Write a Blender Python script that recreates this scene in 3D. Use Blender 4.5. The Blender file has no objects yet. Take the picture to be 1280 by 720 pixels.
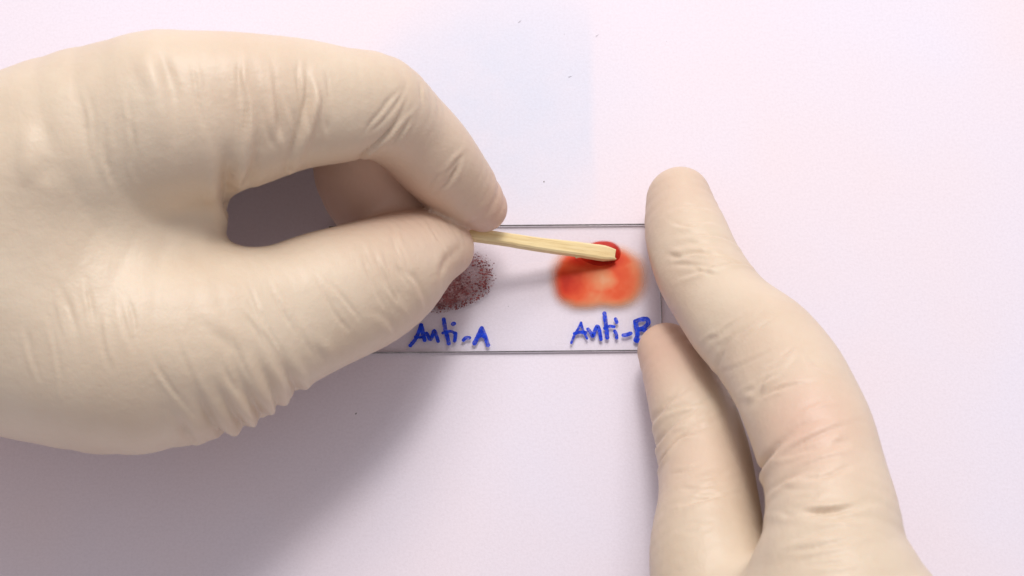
import bpy, bmesh, math, random, time
import numpy as np
import openvdb
from mathutils import Vector, Matrix
from mathutils.bvhtree import BVHTree

MM = 0.001
random.seed(7); rng = np.random.default_rng(7)
S = bpy.context.scene
COL = S.collection

# ------------------------------------------------------------------ camera, light, exposure
TILT, DIST, LENS = math.radians(18), 350.0, 66.0          # millimetres
CAM = np.array([0.0, -DIST*math.sin(TILT), DIST*math.cos(TILT)])
cd = bpy.data.cameras.new('camera'); cam = bpy.data.objects.new('camera', cd); COL.objects.link(cam)
cam.location = Vector(CAM)*MM; cam.rotation_euler = (TILT, 0, 0)
cd.lens = LENS; cd.sensor_width = 36; cd.clip_start = 0.005; cd.clip_end = 20
cd.dof.use_dof = True; cd.dof.focus_distance = 0.343; cd.dof.aperture_fstop = 30
S.camera = cam
FPX = LENS/36*1280

w = bpy.data.worlds.new('World'); S.world = w; w.use_nodes = True
bg = w.node_tree.nodes['Background']; bg.inputs[0].default_value = (0.98, 0.95, 0.99, 1); bg.inputs[1].default_value = 0.41

def area(name, loc, target, size, power, col):
    l = bpy.data.lights.new(name, 'AREA'); l.shape = 'DISK'; l.size = size*MM; l.energy = power; l.color = col
    o = bpy.data.objects.new(name, l); COL.objects.link(o); o.location = Vector(loc)*MM
    o.rotation_euler = (Vector(target)-Vector(loc)).to_track_quat('-Z', 'Y').to_euler()
    return o
area('desk_lamp_light', (25, 330, 640), (0, 0, 0), 140, 1.3, (1.0, 0.96, 0.91))
area('ceiling_light', (60, 620, 780), (0, 0, 0), 640, 5.6, (1.0, 0.97, 0.95))
S.view_settings.view_transform = 'Standard'; S.view_settings.look = 'None'
S.view_settings.gamma = 1; S.view_settings.exposure = 0.17
S.render.engine = 'CYCLES'
S.cycles.max_bounces = 10; S.cycles.transparent_max_bounces = 16

# ------------------------------------------------------------------ helpers
R_ = np.array([1.0, 0, 0]); U_ = np.array([0, math.cos(TILT), math.sin(TILT)]); F_ = np.array([0, math.sin(TILT), -math.cos(TILT)])
def ray(px, py):
    return F_*FPX + R_*(px-640) + U_*(360-py)
def at(px, py, z):
    """point at height z (mm) on the sight line through a photo pixel"""
    d = ray(px, py); return CAM + d*((z-CAM[2])/d[2])
def mmr(p, rpx):
    return rpx*float(np.dot(p-CAM, F_))/FPX

def new_mat(name):
    m = bpy.data.materials.new(name); m.use_nodes = True
    nt = m.node_tree; b = nt.nodes['Principled BSDF']
    return m, nt, b
def node(nt, t, **kw):
    n = nt.nodes.new(t)
    for k, v in kw.items():
        if k in n.inputs.keys() if hasattr(n.inputs, 'keys') else False: n.inputs[k].default_value = v
        else: setattr(n, k, v)
    return n
def link(nt, a, b): nt.links.new(a, b)
def ramp(nt, fac, stops):
    r = nt.nodes.new('ShaderNodeValToRGB'); el = r.color_ramp.elements
    while len(el) < len(stops): el.new(0.5)
    for e, (p, c) in zip(el, stops): e.position = p; e.color = (*c, 1) if len(c) == 3 else c
    link(nt, fac, r.inputs[0]); return r.outputs[0]
def noise(nt, scale, detail=3, rough=0.5, vec=None):
    n = nt.nodes.new('ShaderNodeTexNoise'); n.inputs['Scale'].default_value = scale
    n.inputs['Detail'].default_value = detail; n.inputs['Roughness'].default_value = rough
    if vec is not None: link(nt, vec, n.inputs['Vector'])
    return n.outputs['Fac']
def math_n(nt, op, a, b_=None, clamp=False):
    n = nt.nodes.new('ShaderNodeMath'); n.operation = op; n.use_clamp = clamp
    for i, v in enumerate((a, b_)):
        if v is None: continue
        if isinstance(v, (int, float)): n.inputs[i].default_value = v
        else: link(nt, v, n.inputs[i])
    return n.outputs[0]
def blob(nt, co, px, py, rx, ry, soft=1.0):
    """1 at a spot on the slide falling to 0 at its radius (pigment gathered there)"""
    c = at(px, py, 0.8)*MM
    mp = nt.nodes.new('ShaderNodeMapping'); mp.inputs['Location'].default_value = (-c[0], -c[1], 0)
    link(nt, co, mp.inputs['Vector'])
    sp = nt.nodes.new('ShaderNodeSeparateXYZ'); link(nt, mp.outputs[0], sp.inputs[0])
    x = math_n(nt, 'DIVIDE', sp.outputs[0], rx*MM); y = math_n(nt, 'DIVIDE', sp.outputs[1], ry*MM)
    d = math_n(nt, 'ADD', math_n(nt, 'MULTIPLY', x, x), math_n(nt, 'MULTIPLY', y, y))
    return math_n(nt, 'POWER', math_n(nt, 'SUBTRACT', 1.0, d, True), soft)
def objco(nt):
    return nt.nodes.new('ShaderNodeTexCoord').outputs['Object']
def bump(nt, b, h, strength, dist):
    n = nt.nodes.new('ShaderNodeBump'); n.inputs['Strength'].default_value = strength; n.inputs['Distance'].default_value = dist
    link(nt, h, n.inputs['Height']); link(nt, n.outputs[0], b.inputs['Normal']); return n

def mesh_obj(name, verts, faces, mat, parent=None, smooth=False):
    me = bpy.data.meshes.new(name); me.from_pydata([tuple(v) for v in verts], [], faces); me.update()
    if smooth: me.shade_smooth()
    if mat: me.materials.append(mat)
    o = bpy.data.objects.new(name, me); COL.objects.link(o)
    if parent: o.parent = parent
    return o
def tag(o, label=None, cat=None, group=None, kind=None):
    for k, v in (('label', label), ('category', cat), ('group', group), ('kind', kind)):
        if v: o[k] = v

# ------------------------------------------------------------------ table top
def mat_paper():
    m, nt, b = new_mat('table_paper'); co = objco(nt)
    c = ramp(nt, noise(nt, 14, 3, 0.5, co), [(0.32, (0.82, 0.715, 0.765)), (0.68, (0.785, 0.735, 0.84))])
    mx = nt.nodes.new('ShaderNodeMix'); mx.data_type = 'RGBA'                      # a faint bluish tint put into the paper's colour, sharper along its right edge
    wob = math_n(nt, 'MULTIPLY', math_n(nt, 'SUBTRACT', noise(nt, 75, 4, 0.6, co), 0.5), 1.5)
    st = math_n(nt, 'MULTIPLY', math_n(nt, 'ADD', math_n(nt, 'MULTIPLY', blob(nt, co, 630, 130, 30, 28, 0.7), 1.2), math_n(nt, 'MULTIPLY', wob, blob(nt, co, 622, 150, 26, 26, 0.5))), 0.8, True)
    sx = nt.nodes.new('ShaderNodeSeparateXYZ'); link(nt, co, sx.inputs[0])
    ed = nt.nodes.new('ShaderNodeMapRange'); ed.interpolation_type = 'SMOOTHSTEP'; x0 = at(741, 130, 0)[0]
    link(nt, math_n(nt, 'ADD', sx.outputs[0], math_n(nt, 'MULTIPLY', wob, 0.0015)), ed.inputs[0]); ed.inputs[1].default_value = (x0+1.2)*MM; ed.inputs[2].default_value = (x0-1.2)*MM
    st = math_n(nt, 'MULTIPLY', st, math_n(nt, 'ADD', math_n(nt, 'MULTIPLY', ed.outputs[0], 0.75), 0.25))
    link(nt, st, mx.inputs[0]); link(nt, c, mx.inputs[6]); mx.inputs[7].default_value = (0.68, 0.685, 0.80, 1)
    m2 = nt.nodes.new('ShaderNodeMix'); m2.data_type = 'RGBA'; m2.blend_type = 'MULTIPLY'; m2.inputs[0].default_value = 1
    g = ramp(nt, noise(nt, 1900, 4, 0.7, co), [(0.25, (0.93, 0.92, 0.92)), (0.6, (1, 1, 1))])
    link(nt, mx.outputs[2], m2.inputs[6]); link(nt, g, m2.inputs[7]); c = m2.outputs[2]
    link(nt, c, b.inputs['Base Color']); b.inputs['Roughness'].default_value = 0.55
    b.inputs['Specular IOR Level'].default_value = 0.3
    bump(nt, b, noise(nt, 2600, 4, 0.6, co), 0.12, 0.0002)
    return m
T = 0.75
bm = bmesh.new(); bmesh.ops.create_grid(bm, x_segments=8, y_segments=8, size=T)
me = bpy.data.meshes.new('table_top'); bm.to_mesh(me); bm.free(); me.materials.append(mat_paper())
table = bpy.data.objects.new('table_top', me); COL.objects.link(table); tag(table, kind='structure')

# dust and paper fibres lying on the table
bm = bmesh.new()
def speck(px, py, ln, wd):
    p = at(px, py, 0.03); t = random.uniform(0, math.pi); d = np.array([math.cos(t), math.sin(t), 0]); n = np.array([-d[1], d[0], 0])
    v = [bm.verts.new((p+d*a*ln+n*b*wd+np.array([0, 0, h]))*MM) for a, b, h in ((-1, 0, 0), (-.2, -1, 0), (1, .2, 0), (.1, 1, 0), (0, 0, .08))]
    for i in range(4): bm.faces.new((v[i], v[(i+1) % 4], v[4]))
speck(680, 227, 0.2, 0.16); speck(445, 517, 0.24, 0.16)
for _ in range(10): speck(random.uniform(0, 1280), random.uniform(0, 720), random.choice((0.06, 0.08, 0.1, 0.5)), random.uniform(0.03, 0.07))
dm, dnt, db = new_mat('grey_dust'); db.inputs['Base Color'].default_value = (0.22, 0.20, 0.20, 1)
me = bpy.data.meshes.new('dust'); bm.to_mesh(me); bm.free(); me.materials.append(dm)
dust = bpy.data.objects.new('dust', me); COL.objects.link(dust); tag(dust, kind='stuff')

# ------------------------------------------------------------------ glass slide
SLT = 0.8                                                   # its top face, mm
def mat_glass_face():
    m = bpy.data.materials.new('clear_glass'); m.use_nodes = True; nt = m.node_tree; nt.nodes.clear()
    out = nt.nodes.new('ShaderNodeOutputMaterial'); tr = nt.nodes.new('ShaderNodeBsdfTransparent'); tr.inputs[0].default_value = (0.99, 0.992, 0.994, 1)
    gl = nt.nodes.new('ShaderNodeBsdfGlossy'); gl.inputs['Roughness'].default_value = 0.03
    fr = nt.nodes.new('ShaderNodeFresnel'); fr.inputs[0].default_value = 1.5
    ge = nt.nodes.new('ShaderNodeNewGeometry')
    mx = nt.nodes.new('ShaderNodeMixShader'); link(nt, math_n(nt, 'MULTIPLY', fr.outputs[0], math_n(nt, 'SUBTRACT', 1.0, ge.outputs['Backfacing'])), mx.inputs[0]); link(nt, tr.outputs[0], mx.inputs[1]); link(nt, gl.outputs[0], mx.inputs[2])
    link(nt, mx.outputs[0], out.inputs[0]); return m
def mat_glass_edge():
    m, nt, b = new_mat('cut_glass_edge'); co = objco(nt)
    c = ramp(nt, noise(nt, 900, 2, 0.5, co), [(0.3, (0.17, 0.165, 0.17)), (0.7, (0.33, 0.31, 0.31))])
    link(nt, c, b.inputs['Base Color']); b.inputs['Roughness'].default_value = 0.3
    return m
a = at(829, 279, SLT); bq = at(829, 437.5, SLT)
ang = math.radians(0.55)
ux = np.array([math.cos(ang), math.sin(ang), 0]); uy = np.array([-math.sin(ang), math.cos(ang), 0])
SH = float(np.dot(a-bq, uy)); SW = 62.0
corner = bq - ux*SW; corner[2] = 0.12
def slide_pt(u, v, z): return (corner + ux*u + uy*v + np.array([0, 0, z-0.12]))*MM
vs = []; fs = []
bev = 0.09
ring = lambda i, z: [slide_pt(i, i, z), slide_pt(SW-i, i, z), slide_pt(SW-i, SH-i, z), slide_pt(i, SH-i, z)]
vs = ring(bev, 0.12)+ring(0, 0.12+bev)+ring(0, SLT-bev)+ring(bev, SLT)
fs = [(3, 2, 1, 0)] + [(4*k+i, 4*k+(i+1) % 4, 4*k+4+(i+1) % 4, 4*k+4+i) for k in range(3) for i in range(4)] + [(12, 13, 14, 15)]
slide = mesh_obj('glass_slide', vs, fs, mat_glass_face())
slide.data.materials.append(mat_glass_edge())
for i, p in enumerate(slide.data.polygons): p.material_index = 0 if i in (0, len(fs)-1) else 1
tag(slide, 'clear glass microscope slide with two blue handwritten words, held flat on the pale table', 'glass slide')

# ------------------------------------------------------------------ handwriting in blue marker
def mat_ink():
    m, nt, b = new_mat('blue_marker_ink'); co = objco(nt)
    c = ramp(nt, noise(nt, 1100, 3, 0.6, co), [(0.3, (0.004, 0.022, 0.40)), (0.7, (0.008, 0.07, 0.80))])
    link(nt, c, b.inputs['Base Color']); b.inputs['Roughness'].default_value = 0.6; b.inputs['Specular IOR Level'].default_value = 0.12
    link(nt, ramp(nt, noise(nt, 1500, 4, 0.65, co), [(0.3, (0.55, 0.55, 0.55)), (0.5, (0.97, 0.97, 0.97))]), b.inputs['Alpha'])
    return m
INK = mat_ink()
def strokes(name, sts, ox, oy, sc, z0, wscale=1.15):
    """pen strokes: flat rounded ribbons with the pen's own slight width changes"""
    bm = bmesh.new()
    for st in sts:
        wd = st[0]*wscale; pts = [at(ox+x/sc, oy+y/sc, z0)[:2] for x, y in st[1:]]
        dense = []
        for i in range(len(pts)-1):
            n = 6
            p0 = pts[max(i-1, 0)]; p1 = pts[i]; p2 = pts[i+1]; p3 = pts[min(i+2, len(pts)-1)]
            for k in range(n):
                t = k/n
                dense.append(0.5*(2*p1+(p2-p0)*t+(2*p0-5*p1+4*p2-p3)*t*t+(3*p1-p0-3*p2+p3)*t**3))
        dense.append(pts[-1])
        N = len(dense); prev = None
        rows = []
        for i, p in enumerate(dense):
            d = dense[min(i+1, N-1)]-dense[max(i-1, 0)]; L = np.hypot(*d); d = d/(L if L > 1e-6 else 1)
            nrm = np.array([-d[1], d[0]]); hw = wd*0.5*(0.92+0.16*random.random())
            rows.append((p-nrm*hw, p-nrm*hw*0.7, p+nrm*hw*0.7, p+nrm*hw, d, hw, nrm))
        vrow = []
        for (q0, q1, q2, q3, d, hw, nrm) in rows:
            vrow.append([bm.verts.new((q[0]*MM, q[1]*MM, (z0+h)*MM)) for q, h in ((q0, 0.0), (q1, 0.008), (q2, 0.008), (q3, 0.0))])
        for r0, r1 in zip(vrow, vrow[1:]):
            for j in range(3): bm.faces.new((r0[j], r0[j+1], r1[j+1], r1[j]))
        for end, sgn in ((0, -1), (-1, 1)):
            q0, q1, q2, q3, d, hw, nrm = rows[end]; c = (q0+q3)/2; r = vrow[end]
            arc = [bm.verts.new(((c+nrm*hw*math.cos(t)+d*sgn*hw*math.sin(t))[0]*MM, (c+nrm*hw*math.cos(t)+d*sgn*hw*math.sin(t))[1]*MM, z0*MM)) for t in (math.pi*k/6 for k in range(1, 6))]
            chain = [r[3]]+arc+[r[0]]; mid = bm.verts.new((c[0]*MM, c[1]*MM, (z0+0.008)*MM))
            for k in range(len(chain)-1): bm.faces.new((mid, chain[k], chain[k+1]))
        z0 += 0.004
    bmesh.ops.recalc_face_normals(bm, faces=bm.faces[:])
    me = bpy.data.meshes.new(name); bm.to_mesh(me); bm.free(); me.shade_smooth(); me.materials.append(INK)
    o = bpy.data.objects.new(name, me); COL.objects.link(o); o.parent = slide
    return o
ZI = SLT+0.02
W1 = [(0.62, (85, 445), (150, 365), (195, 270), (228, 175)), (0.7, (228, 175), (250, 270), (275, 375)), (0.5, (150, 330), (210, 335), (265, 330)),
      (0.62, (300, 285), (325, 325), (350, 365), (380, 310), (405, 250), (430, 310), (455, 390)),
      (0.68, (530, 95), (550, 230), (580, 340), (597, 418)), (0.5, (515, 280), (580, 262), (640, 262), (685, 290)), (0.62, (685, 285), (683, 340), (675, 385)), (0.68, (652, 160), (668, 154)),
      (0.6, (792, 375), (825, 345), (870, 345)),
      (0.75, (940, 415), (990, 320), (1037, 215)), (0.68, (1037, 215), (1080, 320), (1120, 440)), (0.55, (985, 325), (1030, 318), (1075, 330))]
W2 = [(0.42, (90, 430), (130, 330), (180, 245), (210, 180)), (0.4, (210, 180), (235, 270), (283, 375)), (0.55, (130, 315), (190, 298), (265, 302)),
      (0.62, (295, 260), (330, 305), (355, 345), (380, 280), (410, 225), (435, 270), (455, 385)),
      (0.68, (497, 65), (512, 170), (525, 270), (532, 365)), (0.52, (500, 250), (560, 225), (615, 230)), (0.58, (625, 285), (645, 330), (648, 368)), (0.6, (635, 135), (650, 180)),
      (0.65, (730, 335), (775, 328), (820, 312)),
      (0.75, (878, 165), (895, 260), (905, 330), (882, 395)), (0.75, (880, 165), (950, 140), (1025, 138), (1035, 190), (985, 240), (930, 262)), (0.7, (930, 262), (1000, 275), (1030, 330), (980, 390), (890, 405))]
strokes('handwritten_word', W1, 505, 390, 1280/120, ZI)['label'] = 'blue handwriting reading Anti-A'
strokes('handwritten_word', W2, 705, 385, 1280/130, ZI)['label'] = 'blue handwriting reading Anti-B'

# ------------------------------------------------------------------ blood smears
def film(name, outline, cx, cy, hgt, mat, n=72, rings=14):
    """thin liquid film on the glass: a low dome over an outline (pixels of its rim round a centre)"""
    c = at(cx, cy, SLT); P = [at(x, y, SLT) for x, y in outline]; K = len(P)
    vs = [(c+np.array([0, 0, hgt+0.01]))*MM]; fs = []; fac = [1.0]
    rim = []
    for i in range(n):
        t = i/n*K; k = int(t); f = t-k
        p0, p1, p2, p3 = P[(k-1) % K], P[k % K], P[(k+1) % K], P[(k+2) % K]
        rim.append(0.5*(2*p1+(p2-p0)*f+(2*p0-5*p1+4*p2-p3)*f*f+(3*p1-p0-3*p2+p3)*f**3))
    for r in range(1, rings+1):
        s = r/rings
        for p in rim:
            q = c+(p-c)*s; q[2] = SLT+0.01+hgt*max(0, 1-s**4)*1.0
            vs.append(q*MM); fac.append(1-s)
    for i in range(n): fs.append((0, 1+i, 1+(i+1) % n))
    for r in range(rings-1):
        for i in range(n):
            a0 = 1+r*n+i; a1 = 1+r*n+(i+1) % n; fs.append((a0, a0+n, a1+n, a1))
    o = mesh_obj(name, vs, fs, mat, smooth=True)
    at_ = o.data.attributes.new('depth', 'FLOAT', 'POINT'); at_.data.foreach_set('value', np.array(fac, dtype=np.float32))
    return o
def mat_film(name, build):
    m = bpy.data.materials.new(name); m.use_nodes = True; nt = m.node_tree; b = nt.nodes['Principled BSDF']
    build(m, nt, b); return m
def attr(nt, name):
    n = nt.nodes.new('ShaderNodeAttribute'); n.attribute_name = name; return n.outputs['Fac']
def build_red(m, nt, b):
    co = objco(nt); dep = attr(nt, 'depth')
    n1 = noise(nt, 170, 3, 0.5, co)
    edge = math_n(nt, 'MULTIPLY', dep, 2.6)
    edge = math_n(nt, 'ADD', edge, math_n(nt, 'MULTIPLY', math_n(nt, 'SUBTRACT', n1, 0.5), 0.25), True)
    mr = nt.nodes.new('ShaderNodeMapRange'); mr.interpolation_type = 'SMOOTHSTEP'
    link(nt, edge, mr.inputs[0]); mr.inputs[1].default_value = 0.0; mr.inputs[2].default_value = 0.95
    edge = mr.outputs[0]
    dens = math_n(nt, 'ADD', math_n(nt, 'MULTIPLY', blob(nt, co, 716, 350, 5.6, 6.4), 0.66), math_n(nt, 'MULTIPLY', blob(nt, co, 772, 347, 6.4, 5.6), 0.44))
    dens = math_n(nt, 'ADD', dens, math_n(nt, 'MULTIPLY', blob(nt, co, 745, 322, 7.5, 2.6), 0.5))
    dens = math_n(nt, 'SUBTRACT', dens, math_n(nt, 'MULTIPLY', blob(nt, co, 750, 350, 3.8, 2.4), 0.34))
    dens = math_n(nt, 'ADD', dens, math_n(nt, 'MULTIPLY', math_n(nt, 'SUBTRACT', n1, 0.5), 0.9))
    dens = math_n(nt, 'ADD', dens, 0.14, True)
    dens = math_n(nt, 'MULTIPLY', dens, math_n(nt, 'ADD', math_n(nt, 'MULTIPLY', edge, 0.75), 0.25), True)
    c = ramp(nt, dens, [(0.0, (0.79, 0.48, 0.29)), (0.25, (0.75, 0.27, 0.125)), (0.55, (0.68, 0.10, 0.035)), (0.85, (0.57, 0.035, 0.012)), (1.0, (0.40, 0.012, 0.006))])
    link(nt, c, b.inputs['Base Color']); b.inputs['Roughness'].default_value = 0.4; b.inputs['Specular IOR Level'].default_value = 0.08
    al = math_n(nt, 'MULTIPLY', edge, math_n(nt, 'ADD', math_n(nt, 'MULTIPLY', dens, 0.4), 0.8), True)
    link(nt, al, b.inputs['Alpha'])
red = film('blood_drop', [(819, 342), (814, 368), (798, 386), (774, 391), (752, 389), (734, 392), (710, 391), (691, 378), (681, 352), (683, 326), (698, 308), (720, 301), (742, 299), (766, 300), (790, 305), (810, 319)], 748, 346, 0.22, mat_film('thin_red_blood', build_red))
tag(red, 'smooth orange-red blood smear on the glass slide under the stick tip', 'blood smear')
# the thick wet bead gathered round the stick's tip
def build_bead(m, nt, b):
    co = objco(nt); dep = attr(nt, 'depth')
    c = ramp(nt, noise(nt, 500, 2, 0.5, co), [(0.3, (0.36, 0.010, 0.005)), (0.7, (0.52, 0.025, 0.010))])
    link(nt, c, b.inputs['Base Color']); b.inputs['Roughness'].default_value = 0.3; b.inputs['Specular IOR Level'].default_value = 0.06
    mr = nt.nodes.new('ShaderNodeMapRange'); mr.interpolation_type = 'SMOOTHSTEP'; link(nt, dep, mr.inputs[0]); mr.inputs[1].default_value = 0.0; mr.inputs[2].default_value = 0.22
    mx = nt.nodes.new('ShaderNodeMix'); mx.data_type = 'RGBA'; link(nt, mr.outputs[0], mx.inputs[0])
    mx.inputs[6].default_value = (0.66, 0.07, 0.02, 1); link(nt, c, mx.inputs[7]); link(nt, mx.outputs[2], b.inputs['Base Color'])
    link(nt, math_n(nt, 'MULTIPLY', mr.outputs[0], 0.96), b.inputs['Alpha'])
bead = film('wet_bead', [(779, 316), (777, 326), (765, 333), (749, 336), (733, 332), (722, 325), (725, 314), (736, 304), (750, 300), (765, 301), (775, 307)], 752, 317, 0.42, mat_film('thick_red_blood', build_bead))
bead.parent = red

def build_clot_film(m, nt, b):
    co = objco(nt); dep = attr(nt, 'depth')
    n2 = noise(nt, 900, 4, 0.7, co)
    c = ramp(nt, n2, [(0.35, (0.26, 0.09, 0.09)), (0.65, (0.48, 0.32, 0.33))])
    link(nt, c, b.inputs['Base Color']); b.inputs['Roughness'].default_value = 0.3
    mr = nt.nodes.new('ShaderNodeMapRange'); mr.interpolation_type = 'SMOOTHSTEP'; link(nt, dep, mr.inputs[0]); mr.inputs[1].default_value = 0.0; mr.inputs[2].default_value = 0.35
    dk = blob(nt, co, 545, 362, 8.0, 6.0)
    al = math_n(nt, 'MULTIPLY', mr.outputs[0], math_n(nt, 'ADD', math_n(nt, 'MULTIPLY', math_n(nt, 'ADD', dk, math_n(nt, 'SUBTRACT', n2, 0.5)), 0.55), 0.42))
    link(nt, al, b.inputs['Alpha']); b.inputs['Specular IOR Level'].default_value = 0.2
CL = [(622, 348), (612, 366), (592, 380), (566, 390), (544, 393), (522, 388), (508, 372), (508, 346), (522, 322), (546, 308), (576, 304), (602, 312), (617, 328)]
clot = film('blood_drop', CL, 565, 350, 0.2, mat_film('cloudy_plasma', build_clot_film))
tag(clot, 'clumped dark red speckled blood smear half hidden under the thumb of the pinching hand', 'blood smear')
def mat_clump():
    m, nt, b = new_mat('dark_clotted_blood'); co = objco(nt)
    c = ramp(nt, noise(nt, 700, 2, 0.5, co), [(0.3, (0.13, 0.022, 0.026)), (0.7, (0.33, 0.085, 0.085))])
    link(nt, c, b.inputs['Base Color']); b.inputs['Roughness'].default_value = 0.35
    return m
bm = bmesh.new()
def in_clot(px, py):
    ins = False; n = len(CL)
    for i in range(n):
        x1, y1 = CL[i]; x2, y2 = CL[i-1]
        if (y1 > py) != (y2 > py) and px < (x2-x1)*(py-y1)/(y2-y1)+x1: ins = not ins
    return ins
cnt = 0
while cnt < 2600:
    px, py = random.uniform(506, 624), random.uniform(302, 394)
    if not in_clot(px, py): continue
    # clumps gather on the lower left and in a band along the right rim, sparse between
    dl = math.hypot((px-548)/40, (py-362)/26); dr = abs(math.hypot((px-565)/55, (py-350)/40)-0.82)
    den = max(math.exp(-dl*dl*1.1), 0.62*math.exp(-(dr/0.2)**2))
    rim = math.hypot((px-563)/63, (py-349)/49)
    if random.random() > (den+0.03)*min(1, max(0, (1.04-rim)/0.22)): continue
    r = random.choice((0.06, 0.07, 0.08, 0.09, 0.11, 0.13, 0.17, 0.24))*(1.0 if rim < 0.8 else 0.8)*random.uniform(0.7, 1.1); p = at(px, py, SLT)
    vsn = []
    k = random.choice((5, 6, 7)); ph = random.random()*6
    z = SLT+0.2
    for i in range(k):
        rr = r*random.uniform(0.6, 1.3); t = ph+i*2*math.pi/k
        vsn.append(bm.verts.new(((p[0]+rr*math.cos(t))*MM, (p[1]+rr*0.9*math.sin(t))*MM, z*MM)))
    top = bm.verts.new((p[0]*MM, p[1]*MM, (z+0.1*r/0.2)*MM))
    for i in range(k): bm.faces.new((vsn[i], vsn[(i+1) % k], top))
    cnt += 1
me = bpy.data.meshes.new('clumps'); bm.to_mesh(me); bm.free(); me.materials.append(mat_clump())
cl = bpy.data.objects.new('clumps', me); COL.objects.link(cl); cl.parent = clot; tag(cl, kind='stuff')

# ------------------------------------------------------------------ wooden stick
def mat_wood():
    m, nt, b = new_mat('pale_wood'); co = objco(nt)
    mp = nt.nodes.new('ShaderNodeMapping'); mp.inputs['Scale'].default_value = (60, 900, 900); link(nt, co, mp.inputs['Vector'])
    g = noise(nt, 1.0, 5, 0.65, mp.outputs[0])
    c = ramp(nt, g, [(0.25, (0.58, 0.40, 0.17)), (0.45, (0.80, 0.63, 0.33)), (0.75, (0.86, 0.74, 0.46))])
    sx = nt.nodes.new('ShaderNodeSeparateXYZ'); link(nt, co, sx.inputs[0])
    wet = math_n(nt, 'ADD', math_n(nt, 'MULTIPLY', sx.outputs[0], 160.0), math_n(nt, 'MULTIPLY', sx.outputs[2], -900.0))
    wet = math_n(nt, 'ADD', wet, math_n(nt, 'MULTIPLY', math_n(nt, 'SUBTRACT', noise(nt, 1500, 3, 0.6, co), 0.5), 1.2), True)
    mx = nt.nodes.new('ShaderNodeMix'); mx.data_type = 'RGBA'; link(nt, math_n(nt, 'MULTIPLY', wet, 0.9), mx.inputs[0]); link(nt, c, mx.inputs[6]); mx.inputs[7].default_value = (0.50, 0.05, 0.02, 1)
    link(nt, mx.outputs[2], b.inputs['Base Color']); b.inputs['Roughness'].default_value = 0.6
    bump(nt, b, g, 0.8, 0.0002)
    return m
WOOD = mat_wood()
p_tip = at(769, 317, SLT+1.35); p_mid = at(600, 296, 12.2)
dirv = (p_tip-p_mid)/np.linalg.norm(p_tip-p_mid); Lst = float(np.linalg.norm(p_tip-p_mid))+17
ev = Vector(dirv); rot = ev.to_track_quat('X', 'Z')
bm = bmesh.new(); NS = 40; prev = None
prof = [(-1, -.72), (-.72, -1), (.72, -1), (1, -.72), (1, .72), (.72, 1), (-.72, 1), (-1, .72)]
for i in range(NS+1):
    x = -Lst*(1-i/NS)
    t = i/NS; wy = 0.92+0.42*t+0.06*math.sin(7*t+1)+rng.normal(0, 0.018); wz = 0.95+0.12*math.sin(5*t)+rng.normal(0, 0.018)
    oy = 0.16*math.sin(4.3*t+0.5)+0.05*math.sin(17*t); oz = 0.12*math.sin(3.1*t+2)
    if i >= NS-1: k_ = 0.86 if i == NS-1 else 0.66; wy *= k_; wz *= k_
    rowv = []
    for j, (cy, cz) in enumerate(prof):
        xe = x + (random.uniform(-0.35, 0.35) if i == NS else 0)
        rowv.append(bm.verts.new(((xe)*MM, (oy+cy*wy)*MM, (oz+cz*wz)*MM)))
    if prev:
        for j in range(8): bm.faces.new((prev[j], rowv[j], rowv[(j+1) % 8], prev[(j+1) % 8]))
    else: bm.faces.new(rowv)
    prev = rowv
bm.faces.new(prev[::-1])
bmesh.ops.recalc_face_normals(bm, faces=bm.faces[:])
me = bpy.data.meshes.new('wooden_stick'); bm.to_mesh(me); bm.free(); me.materials.append(WOOD)
stick = bpy.data.objects.new('wooden_stick', me); COL.objects.link(stick)
stick.location = Vector(p_tip)*MM; stick.rotation_mode = 'QUATERNION'; stick.rotation_quaternion = rot
tag(stick, 'pale squared wooden stick pinched in gloved fingers, stirring the orange-red smear', 'stick')
# splinter standing off its underside near the tip
bm = bmesh.new()
q = [(-8.2, -1.2, -.3), (-6.2, -1.25, -.2), (-7.9, -1.75, -.35), (-7.6, -1.15, .15)]
v = [bm.verts.new(Vector(k)*MM) for k in q]
for f in ((0, 1, 2), (0, 3, 1), (1, 3, 2), (0, 2, 3)): bm.faces.new([v[i] for i in f])
bmesh.ops.recalc_face_normals(bm, faces=bm.faces[:])
me = bpy.data.meshes.new('splinter'); bm.to_mesh(me); bm.free(); me.materials.append(WOOD)
sp = bpy.data.objects.new('splinter', me); COL.objects.link(sp); sp.parent = stick

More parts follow.
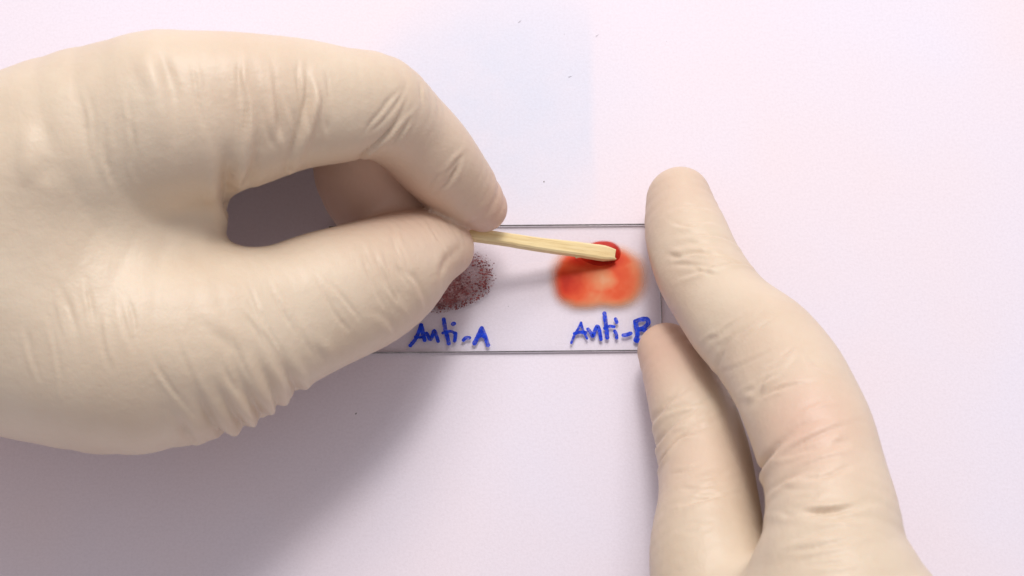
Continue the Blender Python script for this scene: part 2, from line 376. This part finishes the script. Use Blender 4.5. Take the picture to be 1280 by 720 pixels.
# ------------------------------------------------------------------ gloved hands
VOX = 0.4
class Hand:
    """one continuous skin grown from tapered chains blended together in a distance field (all in mm)"""
    def __init__(self, lo, hi):
        self.lo = np.array(lo, float); self.n = np.ceil((np.array(hi)-self.lo)/VOX).astype(int)+1
        self.f = np.full(self.n, 20.0, np.float32)
        self.ax = [(self.lo[i]+VOX*np.arange(self.n[i])).astype(np.float32) for i in range(3)]
    def chain(self, pts, k=3.0, kfun=None, step=2.0, flat=None):
        """pts: (px, py, z, radius px); flat = (direction, ratio) squeezes the section along a direction"""
        C = []
        for px, py, z, r in pts:
            p = at(px, py, z); C.append(np.append(p, mmr(p, r)))
        C = np.array(C); D = []
        for i in range(len(C)-1):
            p0, p1, p2, p3 = C[max(i-1, 0)], C[i], C[i+1], C[min(i+2, len(C)-1)]
            n = max(2, int(np.linalg.norm(p2[:3]-p1[:3])/step))
            for j in range(n):
                t = j/n; D.append(0.5*(2*p1+(p2-p0)*t+(2*p0-5*p1+4*p2-p3)*t*t+(3*p1-p0-3*p2+p3)*t**3))
        D.append(C[-1]); D = np.array(D)
        M = max(5.0, (9 if kfun is not None else k)+2.0)
        lo = ((D[:, :3]-D[:, 3:4]).min(0)-M-self.lo)/VOX; hi = ((D[:, :3]+D[:, 3:4]).max(0)+M-self.lo)/VOX
        I0 = np.clip(np.floor(lo).astype(int), 0, self.n); I1 = np.clip(np.ceil(hi).astype(int)+1, 0, self.n)
        if np.any(I1 <= I0): return
        loc = np.full(I1-I0, 20.0, np.float32)
        for a_, b_ in zip(D, D[1:]):
            rr = max(a_[3], b_[3])+M
            l = np.clip(np.floor((np.minimum(a_[:3], b_[:3])-rr-self.lo)/VOX).astype(int), I0, I1); h = np.clip(np.ceil((np.maximum(a_[:3], b_[:3])+rr-self.lo)/VOX).astype(int)+1, I0, I1)
            if np.any(h <= l): continue
            X = self.ax[0][l[0]:h[0], None, None]-a_[0]; Y = self.ax[1][None, l[1]:h[1], None]-a_[1]; Z = self.ax[2][None, None, l[2]:h[2]]-a_[2]
            d = b_[:3]-a_[:3]; L2 = max(float(d@d), 1e-6)
            t = np.clip((X*d[0]+Y*d[1]+Z*d[2])/L2, 0, 1)
            qx = X-t*d[0]; qy = Y-t*d[1]; qz = Z-t*d[2]
            q2 = qx*qx+qy*qy+qz*qz
            if flat is not None:
                fd, fk = flat; s = qx*fd[0]+qy*fd[1]+qz*fd[2]; q2 = q2+(fk*fk-1)*s*s
            ds = np.sqrt(q2)-(a_[3]+t*(b_[3]-a_[3]))
            sub = loc[l[0]-I0[0]:h[0]-I0[0], l[1]-I0[1]:h[1]-I0[1], l[2]-I0[2]:h[2]-I0[2]]
            np.minimum(sub, ds.astype(np.float32), out=sub)
        F = self.f[I0[0]:I1[0], I0[1]:I1[1], I0[2]:I1[2]]
        if kfun is not None:
            kk = kfun(self.ax[0][I0[0]:I1[0], None, None], self.ax[1][None, I0[1]:I1[1], None], self.ax[2][None, None, I0[2]:I1[2]]).astype(np.float32)
        else: kk = np.float32(k)
        hh = np.maximum(kk-np.abs(F-loc), 0)/np.maximum(kk, 1e-3)
        F[...] = np.minimum(F, loc)-hh*hh*kk*0.25
    def surface(self, smooth=5, floor=None):
        if floor is not None:
            z = self.ax[2][None, None, :]; self.f = np.maximum(self.f, (floor-z).astype(np.float32))
        g = openvdb.FloatGrid(3.0); g.copyFromArray(np.clip(self.f, -3, 3))
        pts, _tri, quads = g.convertToPolygons(isovalue=0.0, adaptivity=0.0)
        P = np.asarray(pts, np.float64)*VOX+self.lo; Q = np.asarray(quads, np.int64)
        a_ = P[Q[:, 0]]; vol = np.einsum('ij,ij->i', a_, np.cross(P[Q[:, 1]]-a_, P[Q[:, 2]]-a_)).sum()
        if vol < 0: Q = Q[:, ::-1]
        E = np.vstack([Q[:, [0, 1]], Q[:, [1, 2]], Q[:, [2, 3]], Q[:, [3, 0]]]); E = np.unique(np.sort(E, 1), axis=0)
        self.E = E; self.deg = np.bincount(E.ravel(), minlength=len(P))[:, None].astype(float)
        self.P, self.Q = P, Q
        for _ in range(smooth):
            self.P = self.P+0.5*self.lap(self.P); self.P = self.P-0.52*self.lap(self.P)
        self.P = self.P+0.4*self.lap(self.P)
    def lap(self, A):
        s = np.zeros_like(A)
        for c in range(A.shape[1]):
            s[:, c] = np.bincount(self.E[:, 0], A[self.E[:, 1], c], len(A))+np.bincount(self.E[:, 1], A[self.E[:, 0], c], len(A))
        return s/self.deg-A
    def normals(self):
        P, Q = self.P, self.Q
        fn = np.cross(P[Q[:, 2]]-P[Q[:, 0]], P[Q[:, 3]]-P[Q[:, 1]]); N = np.zeros_like(P)
        for c in range(3):
            for j in range(4): N[:, c] += np.bincount(Q[:, j], fn[:, c], len(P))
        return N/np.maximum(np.linalg.norm(N, axis=1, keepdims=True), 1e-9)
    def wrinkles(self, W):
        """W: (pixels of a crease, depth, width, ridge height on its right-hand side, ridge offset): moves the skin itself"""
        bvh = BVHTree.FromPolygons([tuple(p) for p in self.P], [tuple(q) for q in self.Q.tolist()])
        N = self.normals(); disp = np.zeros(len(self.P))
        for pts, dep, wid, rdg, off, *tail in W:
            C = []
            for px, py in pts:
                d = Vector(ray(px, py)).normalized(); h = bvh.ray_cast(Vector(CAM), d)
                if h[0] is not None: C.append(np.array(h[0]))
            if len(C) < 2: continue
            if tail:
                for _ in range(tail[0]):
                    t_ = C[-1]-C[-2]; t_ = t_/np.linalg.norm(t_); q_ = C[-1]+(t_*0.45-np.array([0, 0, 0.9]))*3.0
                    C.append(np.array(bvh.find_nearest(Vector(q_))[0]))
            D = []
            for i in range(len(C)-1):
                p0, p1, p2, p3 = C[max(i-1, 0)], C[i], C[i+1], C[min(i+2, len(C)-1)]
                for j in range(5):
                    t = j/5; D.append(0.5*(2*p1+(p2-p0)*t+(2*p0-5*p1+4*p2-p3)*t*t+(3*p1-p0-3*p2+p3)*t**3))
            D.append(C[-1]); D = np.array(D)
            R = 4*max(wid, off)+1
            sel = np.where(np.all((self.P > D.min(0)-R) & (self.P < D.max(0)+R), axis=1))[0]
            if len(sel) == 0: continue
            P = self.P[sel]; best = np.full(len(sel), 1e9); sg = np.zeros(len(sel)); par = np.zeros(len(sel))
            for i in range(len(D)-1):
                ab = D[i+1]-D[i]; L2 = ab@ab+1e-9; t = np.clip((P-D[i])@ab/L2, 0, 1); q = P-(D[i]+t[:, None]*ab)
                d = np.linalg.norm(q, axis=1); m = d < best
                s = np.einsum('ij,ij->i', np.cross(np.broadcast_to(ab, q.shape), N[sel]), q)
                best[m] = d[m]; sg[m] = np.sign(s[m]); par[m] = (i+t[m])/(len(D)-1)
            s = best*sg; fade = np.clip(np.minimum(par/0.45, np.maximum((1-par)/0.45, (tail[1] if len(tail) > 1 else 0.4) if tail else 0)), 0, 1); fade = fade*fade*(3-2*fade)*(1+0.25*np.sin(par*9+dep*40)); fade *= np.exp(-np.maximum(best-3.5, 0)**2)
            disp[sel] += fade*(-dep*np.exp(-(s/wid)**2)+rdg*np.exp(-((s-off)/(wid*1.3))**2))
        self.P = self.P+N*disp[:, None]
        self.P = self.P+0.35*self.lap(self.P)
    def soften(self, amp, scale, seed):
        """loose, slightly uneven latex: low smooth undulation"""
        r = np.random.default_rng(seed); N = self.normals(); d = np.zeros(len(self.P))
        for _ in range(14):
            v = r.normal(size=3); v /= np.linalg.norm(v); d += np.sin(self.P@v*(2*math.pi/(scale*r.uniform(0.6, 1.7)))+r.uniform(0, 6.28))
        self.P = self.P+N*(amp*d/4)[:, None]
    def build(self, name, mat, spots):
        me = bpy.data.meshes.new(name); me.from_pydata((self.P*MM).tolist(), [], self.Q.tolist()); me.update(); me.shade_smooth()
        me.materials.append(mat)
        tn = np.zeros(len(self.P))
        for p, r, s in spots: tn = np.maximum(tn, s*np.exp(-(np.linalg.norm(self.P-p, axis=1)/r)**2))
        A = me.attributes.new('stretch_shade', 'FLOAT', 'POINT'); A.data.foreach_set('value', tn.astype(np.float32))
        o = bpy.data.objects.new(name, me); COL.objects.link(o); return o

def mat_glove():
    m, nt, b = new_mat('cream_latex'); co = objco(nt)
    n1 = noise(nt, 55, 4, 0.55, co); st = attr(nt, 'stretch_shade')
    base = ramp(nt, n1, [(0.3, (0.645, 0.515, 0.39)), (0.7, (0.71, 0.59, 0.46))])
    mx = nt.nodes.new('ShaderNodeMix'); mx.data_type = 'RGBA'
    link(nt, st, mx.inputs[0]); link(nt, base, mx.inputs[6]); mx.inputs[7].default_value = (0.67, 0.445, 0.345, 1)
    link(nt, mx.outputs[2], b.inputs['Base Color'])
    b.inputs['Roughness'].default_value = 0.45; b.inputs['Specular IOR Level'].default_value = 0.4
    b.inputs['Subsurface Weight'].default_value = 0.12; b.inputs['Subsurface Radius'].default_value = (1.0, 0.5, 0.3); b.inputs['Subsurface Scale'].default_value = 0.0022
    h1 = noise(nt, 420, 4, 0.6, co); h2 = noise(nt, 5000, 2, 0.5, co)
    h = math_n(nt, 'ADD', h1, math_n(nt, 'MULTIPLY', h2, 0.12))
    bump(nt, b, h, 0.34, 0.0005)
    return m
GLOVE = mat_glove()

# --- the hand on the left: thumb and index finger pinch the stick, other fingers curl under
t0 = time.time()
def box_of(px_lo, px_hi, py_lo, py_hi, z): return at(px_lo, py_hi, z), at(px_hi, py_lo, z)
L = Hand((-138, -52, -1.5), (4, 66, 74))
arm = [(-420, 330, 36, 190), (-250, 326, 36, 180), (-100, 318, 35, 172), (40, 298, 33, 165), (140, 268, 31, 132)]
L.chain(arm, 10, step=5)
L.chain([(-60, 270, 40, 128), (80, 202, 46, 130), (170, 163, 49, 112), (250, 150, 50, 100)], 12, step=4)                 # knuckle side
L.chain([(-60, 385, 34, 140), (60, 412, 35, 143), (165, 437, 37, 131), (262, 428, 36, 106)], 10, step=4)                 # ball of the thumb
L.chain([(222, 120, 47, 50), (228, 190, 44, 50), (222, 260, 40, 55), (196, 340, 38, 70)], 4, step=3)                      # web
L.chain([(262, 430, 36, 106), (350, 398, 33, 91), (420, 370, 29, 84), (475, 346, 24, 75), (522, 316, 19, 55), (553, 309, 15, 39)], 5)
L.chain([(150, 190, 30, 95), (280, 160, 30, 66), (400, 130, 29, 60), (452, 150, 27, 58), (455, 215, 19, 63), (488, 270, 13, 60)], 3)   # middle
L.chain([(100, 200, 20, 90), (260, 150, 15, 56), (410, 120, 14, 50), (490, 140, 14, 54), (515, 190, 12, 52), (520, 245, 9, 46)], 3)          # ring
L.chain([(80, 190, 12, 70), (240, 130, 8.5, 46), (340, 110, 8, 42), (395, 135, 7.5, 40), (395, 170, 7, 36)], 3)            # little
kf = lambda x, y, z: np.clip((-47-x)/10, 0.12, 1)*3.5+0*y+0*z
L.chain([(210, 150, 51, 112), (290, 140, 50, 99), (360, 130, 48, 84), (420, 131, 45, 73), (470, 134, 41, 66), (510, 162, 34, 56), (546, 202, 27, 52.5), (578, 236, 20, 45), (603, 259, 15.5, 31)], kfun=kf)
L.surface(floor=0.3)
L.soften(0.17, 17, 3)
WL = [  # creases and folds of the glove: pixels along it, depth, width, ridge, ridge offset, steps carried round the side
 ([(378, 70), (384, 112), (379, 148), (362, 198)], 0.75, 0.7, 0.8, -1.5, 1),
 ([(316, 78), (326, 128), (326, 174), (312, 226)], 0.85, 1.2, 0.5, 2.1, 2),
 ([(345, 90), (350, 140), (340, 190)], 0.35, 0.9, 0.3, 1.5),
 ([(288, 100), (296, 167), (292, 222)], 0.65, 1.0, 0.5, 1.7, 2),
 ([(264, 92), (277, 160), (283, 210), (284, 236)], 1.8, 1.3, 0.6, 2.4, 3, 0.8),
 ([(510, 112), (501, 143), (485, 167), (458, 190)], 0.85, 0.4, 0.35, -1.0, 2),
 ([(515, 140), (502, 166), (478, 190)], 0.25, 0.35, 0.2, -0.8),
 ([(578, 192), (565, 221), (540, 240)], 0.42, 0.4, 0.2, -0.8),
 ([(349, 430), (358, 462), (372, 486)], 1.0, 0.8, 0.5, -1.6, 2, 0.7),
 ([(318, 425), (331, 465), (346, 502)], 0.8, 0.65, 0.7, -1.5, 3, 0.7),
 ([(288, 440), (305, 484), (326, 516)], 1.15, 0.9, 0.7, -1.7, 2, 0.7),
 ([(262, 462), (280, 498), (302, 530)], 0.9, 0.7, 0.8, -1.5, 3, 0.7),
 ([(232, 470), (256, 512), (280, 545)], 1.2, 0.85, 0.6, -1.6, 2, 0.7),
 ([(205, 500), (226, 530), (250, 560)], 0.7, 0.8, 0.5, -1.6, 2, 0.7),
 ([(240, 400), (275, 420), (300, 450)], 0.2, 1.1, 0.2, -1.8),
 ([(490, 335), (516, 346), (530, 372)], 0.28, 0.7, 0.2, 1.2, 1),
 ([(548, 350), (558, 326), (582, 304)], 0.3, 1.0, 0.2, -1.8),
 ([(480, 300), (500, 318), (512, 345)], 0.15, 0.9, 0.1, 1.2),
 ([(455, 385), (480, 395), (494, 412)], 0.22, 0.7, 0.15, 1.2, 1),
 ([(385, 425), (402, 445), (416, 466)], 0.25, 0.8, 0.2, -1.4, 1),
 ([(40, 70), (60, 150), (55, 240)], 0.5, 1.7, 0.4, 2.6),
 ([(186, 50), (215, 110), (222, 190)], 0.6, 1.3, 0.45, 2.2),
]
def fine_creases(r, joints):
    out = []
    for cx, cy, dx, dy, half, spread, n in joints:                # centre, direction across the finger, half width, spread along it, how many
        l = math.hypot(dx, dy); dx, dy = dx/l, dy/l; ax, ay = -dy, dx
        for _ in range(n):
            o = r.normal(0, spread); m = r.uniform(-0.35, 0.35)*half; hl = half*r.uniform(0.35, 0.85); bend = r.normal(2, 5); tl = r.normal(0, 0.09)
            pts = [(cx+ax*(o+bend*(1-abs(q)**2)+q*hl*tl)+dx*(m+q*hl), cy+ay*(o+bend*(1-abs(q)**2)+q*hl*tl)+dy*(m+q*hl)) for q in (-1, -0.4, 0.3, 1)]
            out.append((pts, r.uniform(0.10, 0.34), r.uniform(0.25, 0.42), r.uniform(0.05, 0.2), r.choice((-1, 1))*r.uniform(0.6, 1.0)))
    return out
FR = np.random.default_rng(21)
WL += fine_creases(FR, [(470, 130, 1.0, -1.3, 70, 30, 4), (560, 215, 1, -1, 50, 18, 4), (400, 130, 0.1, 1, 80, 45, 8), (280, 150, 0.1, 1, 95, 50, 9), (470, 350, 0.4, 0.9, 75, 45, 10), (320, 440, 0.5, 0.85, 95, 60, 12), (150, 180, 0.2, 1, 90, 70, 8), (90, 420, 0.3, 1, 90, 70, 8)])
L.wrinkles(WL)
lh = L.build('gloved_hand', GLOVE, [(at(604, 262, 14), 11, .95), (at(560, 312, 16), 9, .5), (at(545, 215, 26), 8, .3), (at(465, 165, 40), 9, .35), (at(460, 235, 22), 18, 1.0), (at(300, 120, 55), 14, .2)])  # middle finger spot: skin tint deepened, so part of its shade is colour
tag(lh, 'left hand in a beige latex glove pinching the wooden stick between thumb and forefinger', 'gloved hand')
print('left', len(L.P), time.time()-t0)

# --- the hand on the right: forefinger on the slide's corner, thumb against its lower edge
t0 = time.time()
Rr = Hand((18, -96, -1.5), (112, 26, 66))
Rr.chain([(1040, 720, 46, 96), (1060, 800, 44, 130), (1090, 900, 40, 150), (1120, 1000, 38, 160)], 10, step=4)            # back of the hand
Rr.chain([(960, 860, 30, 120), (1010, 900, 30, 130), (1080, 960, 30, 150)], 12, step=4)
Rr.chain([(1085, 930, 22, 140), (1062, 760, 26, 80), (1060, 650, 25, 64), (1044, 575, 22, 56), (1018, 535, 14, 48), (1000, 500, 9.5, 44)], 3)   # middle
Rr.chain([(1090, 930, 14, 110), (1070, 760, 14, 66), (1065, 660, 12, 56), (1055, 610, 9, 48), (1020, 590, 8, 42)], 3)      # ring
Rr.chain([(1100, 930, 9, 80), (1100, 780, 8, 50), (1085, 700, 7.5, 44), (1050, 680, 7, 40)], 3)                            # little
Rr.chain([(960, 860, 30, 110), (905, 760, 30, 84), (886, 690, 27, 74), (886, 625, 22, 64), (880, 570, 17, 59), (864, 515, 13, 53), (848, 468, 10, 46), (834, 440, 8.2, 37)], kfun=lambda x, y, z: np.clip((-52-y)/14, 0.12, 1)*9+0*x+0*z)
Rr.chain([(1045, 760, 47, 98), (1042, 680, 45, 90), (1034, 612, 42, 80), (1012, 532, 38, 77), (968, 448, 30, 70), (912, 391, 22, 62), (874, 335, 15.5, 56), (857, 290, 11, 51), (849, 250, 8.6, 42)], kfun=lambda x, y, z: np.clip((-52-y)/14, 0.12, 1)*7+0*x+0*z)
Rr.surface(floor=0.3)
Rr.soften(0.17, 16, 5)
WR = [
 ([(829, 264), (867, 257), (904, 272)], 0.22, 0.55, 0.16, 1.0),
 ([(840, 281), (870, 276), (906, 284)], 0.2, 0.5, 0.13, 1.0),
 ([(830, 299), (873, 292), (912, 300)], 0.28, 0.55, 0.2, 1.0, 1),
 ([(835, 324), (860, 317), (880, 316), (924, 328)], 0.6, 0.4, 0.35, 0.9, 1),
 ([(836, 350), (870, 340), (920, 329)], 0.4, 0.4, 0.3, 0.9, 1),
 ([(835, 312), (872, 305), (914, 314)], 0.2, 0.5, 0.15, 0.9),
 ([(920, 412), (905, 438), (897, 458)], 0.3, 0.7, 0.12, 1.3, 2),
 ([(996, 455), (961, 477), (937, 496), (924, 518)], -0.5, 0.5, -0.25, -1.2),
 ([(1035, 518), (1000, 536), (972, 556), (956, 574)], 0.85, 0.7, 0.4, -1.4, 3, 0.9),
 ([(1030, 583), (996, 592), (968, 608)], 0.4, 0.5, 0.3, -1.2, 1),
 ([(1040, 622), (1005, 630), (980, 644)], 0.2, 0.7, 0.2, -1.3),
 ([(970, 684), (1010, 668), (1060, 660)], 0.35, 0.7, 0.25, 1.3),
 ([(1070, 552), (1035, 558), (1000, 572)], 0.3, 0.7, 0.2, -1.3),
 ([(1000, 426), (1020, 455), (1050, 470)], 0.25, 0.8, 0.15, 1.3),
 ([(880, 472), (846, 490), (826, 513)], 0.5, 0.7, 0.35, -1.3, 2),
 ([(886, 510), (852, 522), (828, 545)], 0.5, 0.6, 0.4, -1.2, 2),
 ([(918, 525), (872, 536), (848, 547), (832, 568)], 0.85, 0.5, 0.45, -1.1, 2),
 ([(835, 604), (870, 592), (910, 586)], 0.2, 0.7, 0.15, 1.2),
 ([(840, 644), (880, 624), (920, 616)], 0.28, 0.7, 0.2, 1.2),
]
WR += fine_creases(FR, [(870, 305, 1, 0.1, 52, 24, 8), (940, 430, 0.8, -0.6, 68, 34, 8), (1000, 530, 0.9, -0.35, 75, 40, 12), (1030, 640, 1, -0.1, 80, 45, 10), (860, 520, 1, -0.4, 55, 26, 12), (880, 620, 1, -0.2, 62, 35, 9)])
Rr.wrinkles(WR)
rh = Rr.build('gloved_hand', GLOVE, [(at(825, 440, 12), 12, .85), (at(850, 250, 12), 10, .4), (at(960, 450, 40), 12, .2), (at(1010, 525, 50), 10, .85), (at(870, 580, 25), 12, .35)])
tag(rh, 'right hand in a beige latex glove pressing the glass slide down at its right end', 'gloved hand')
print('right', len(Rr.P), time.time()-t0)
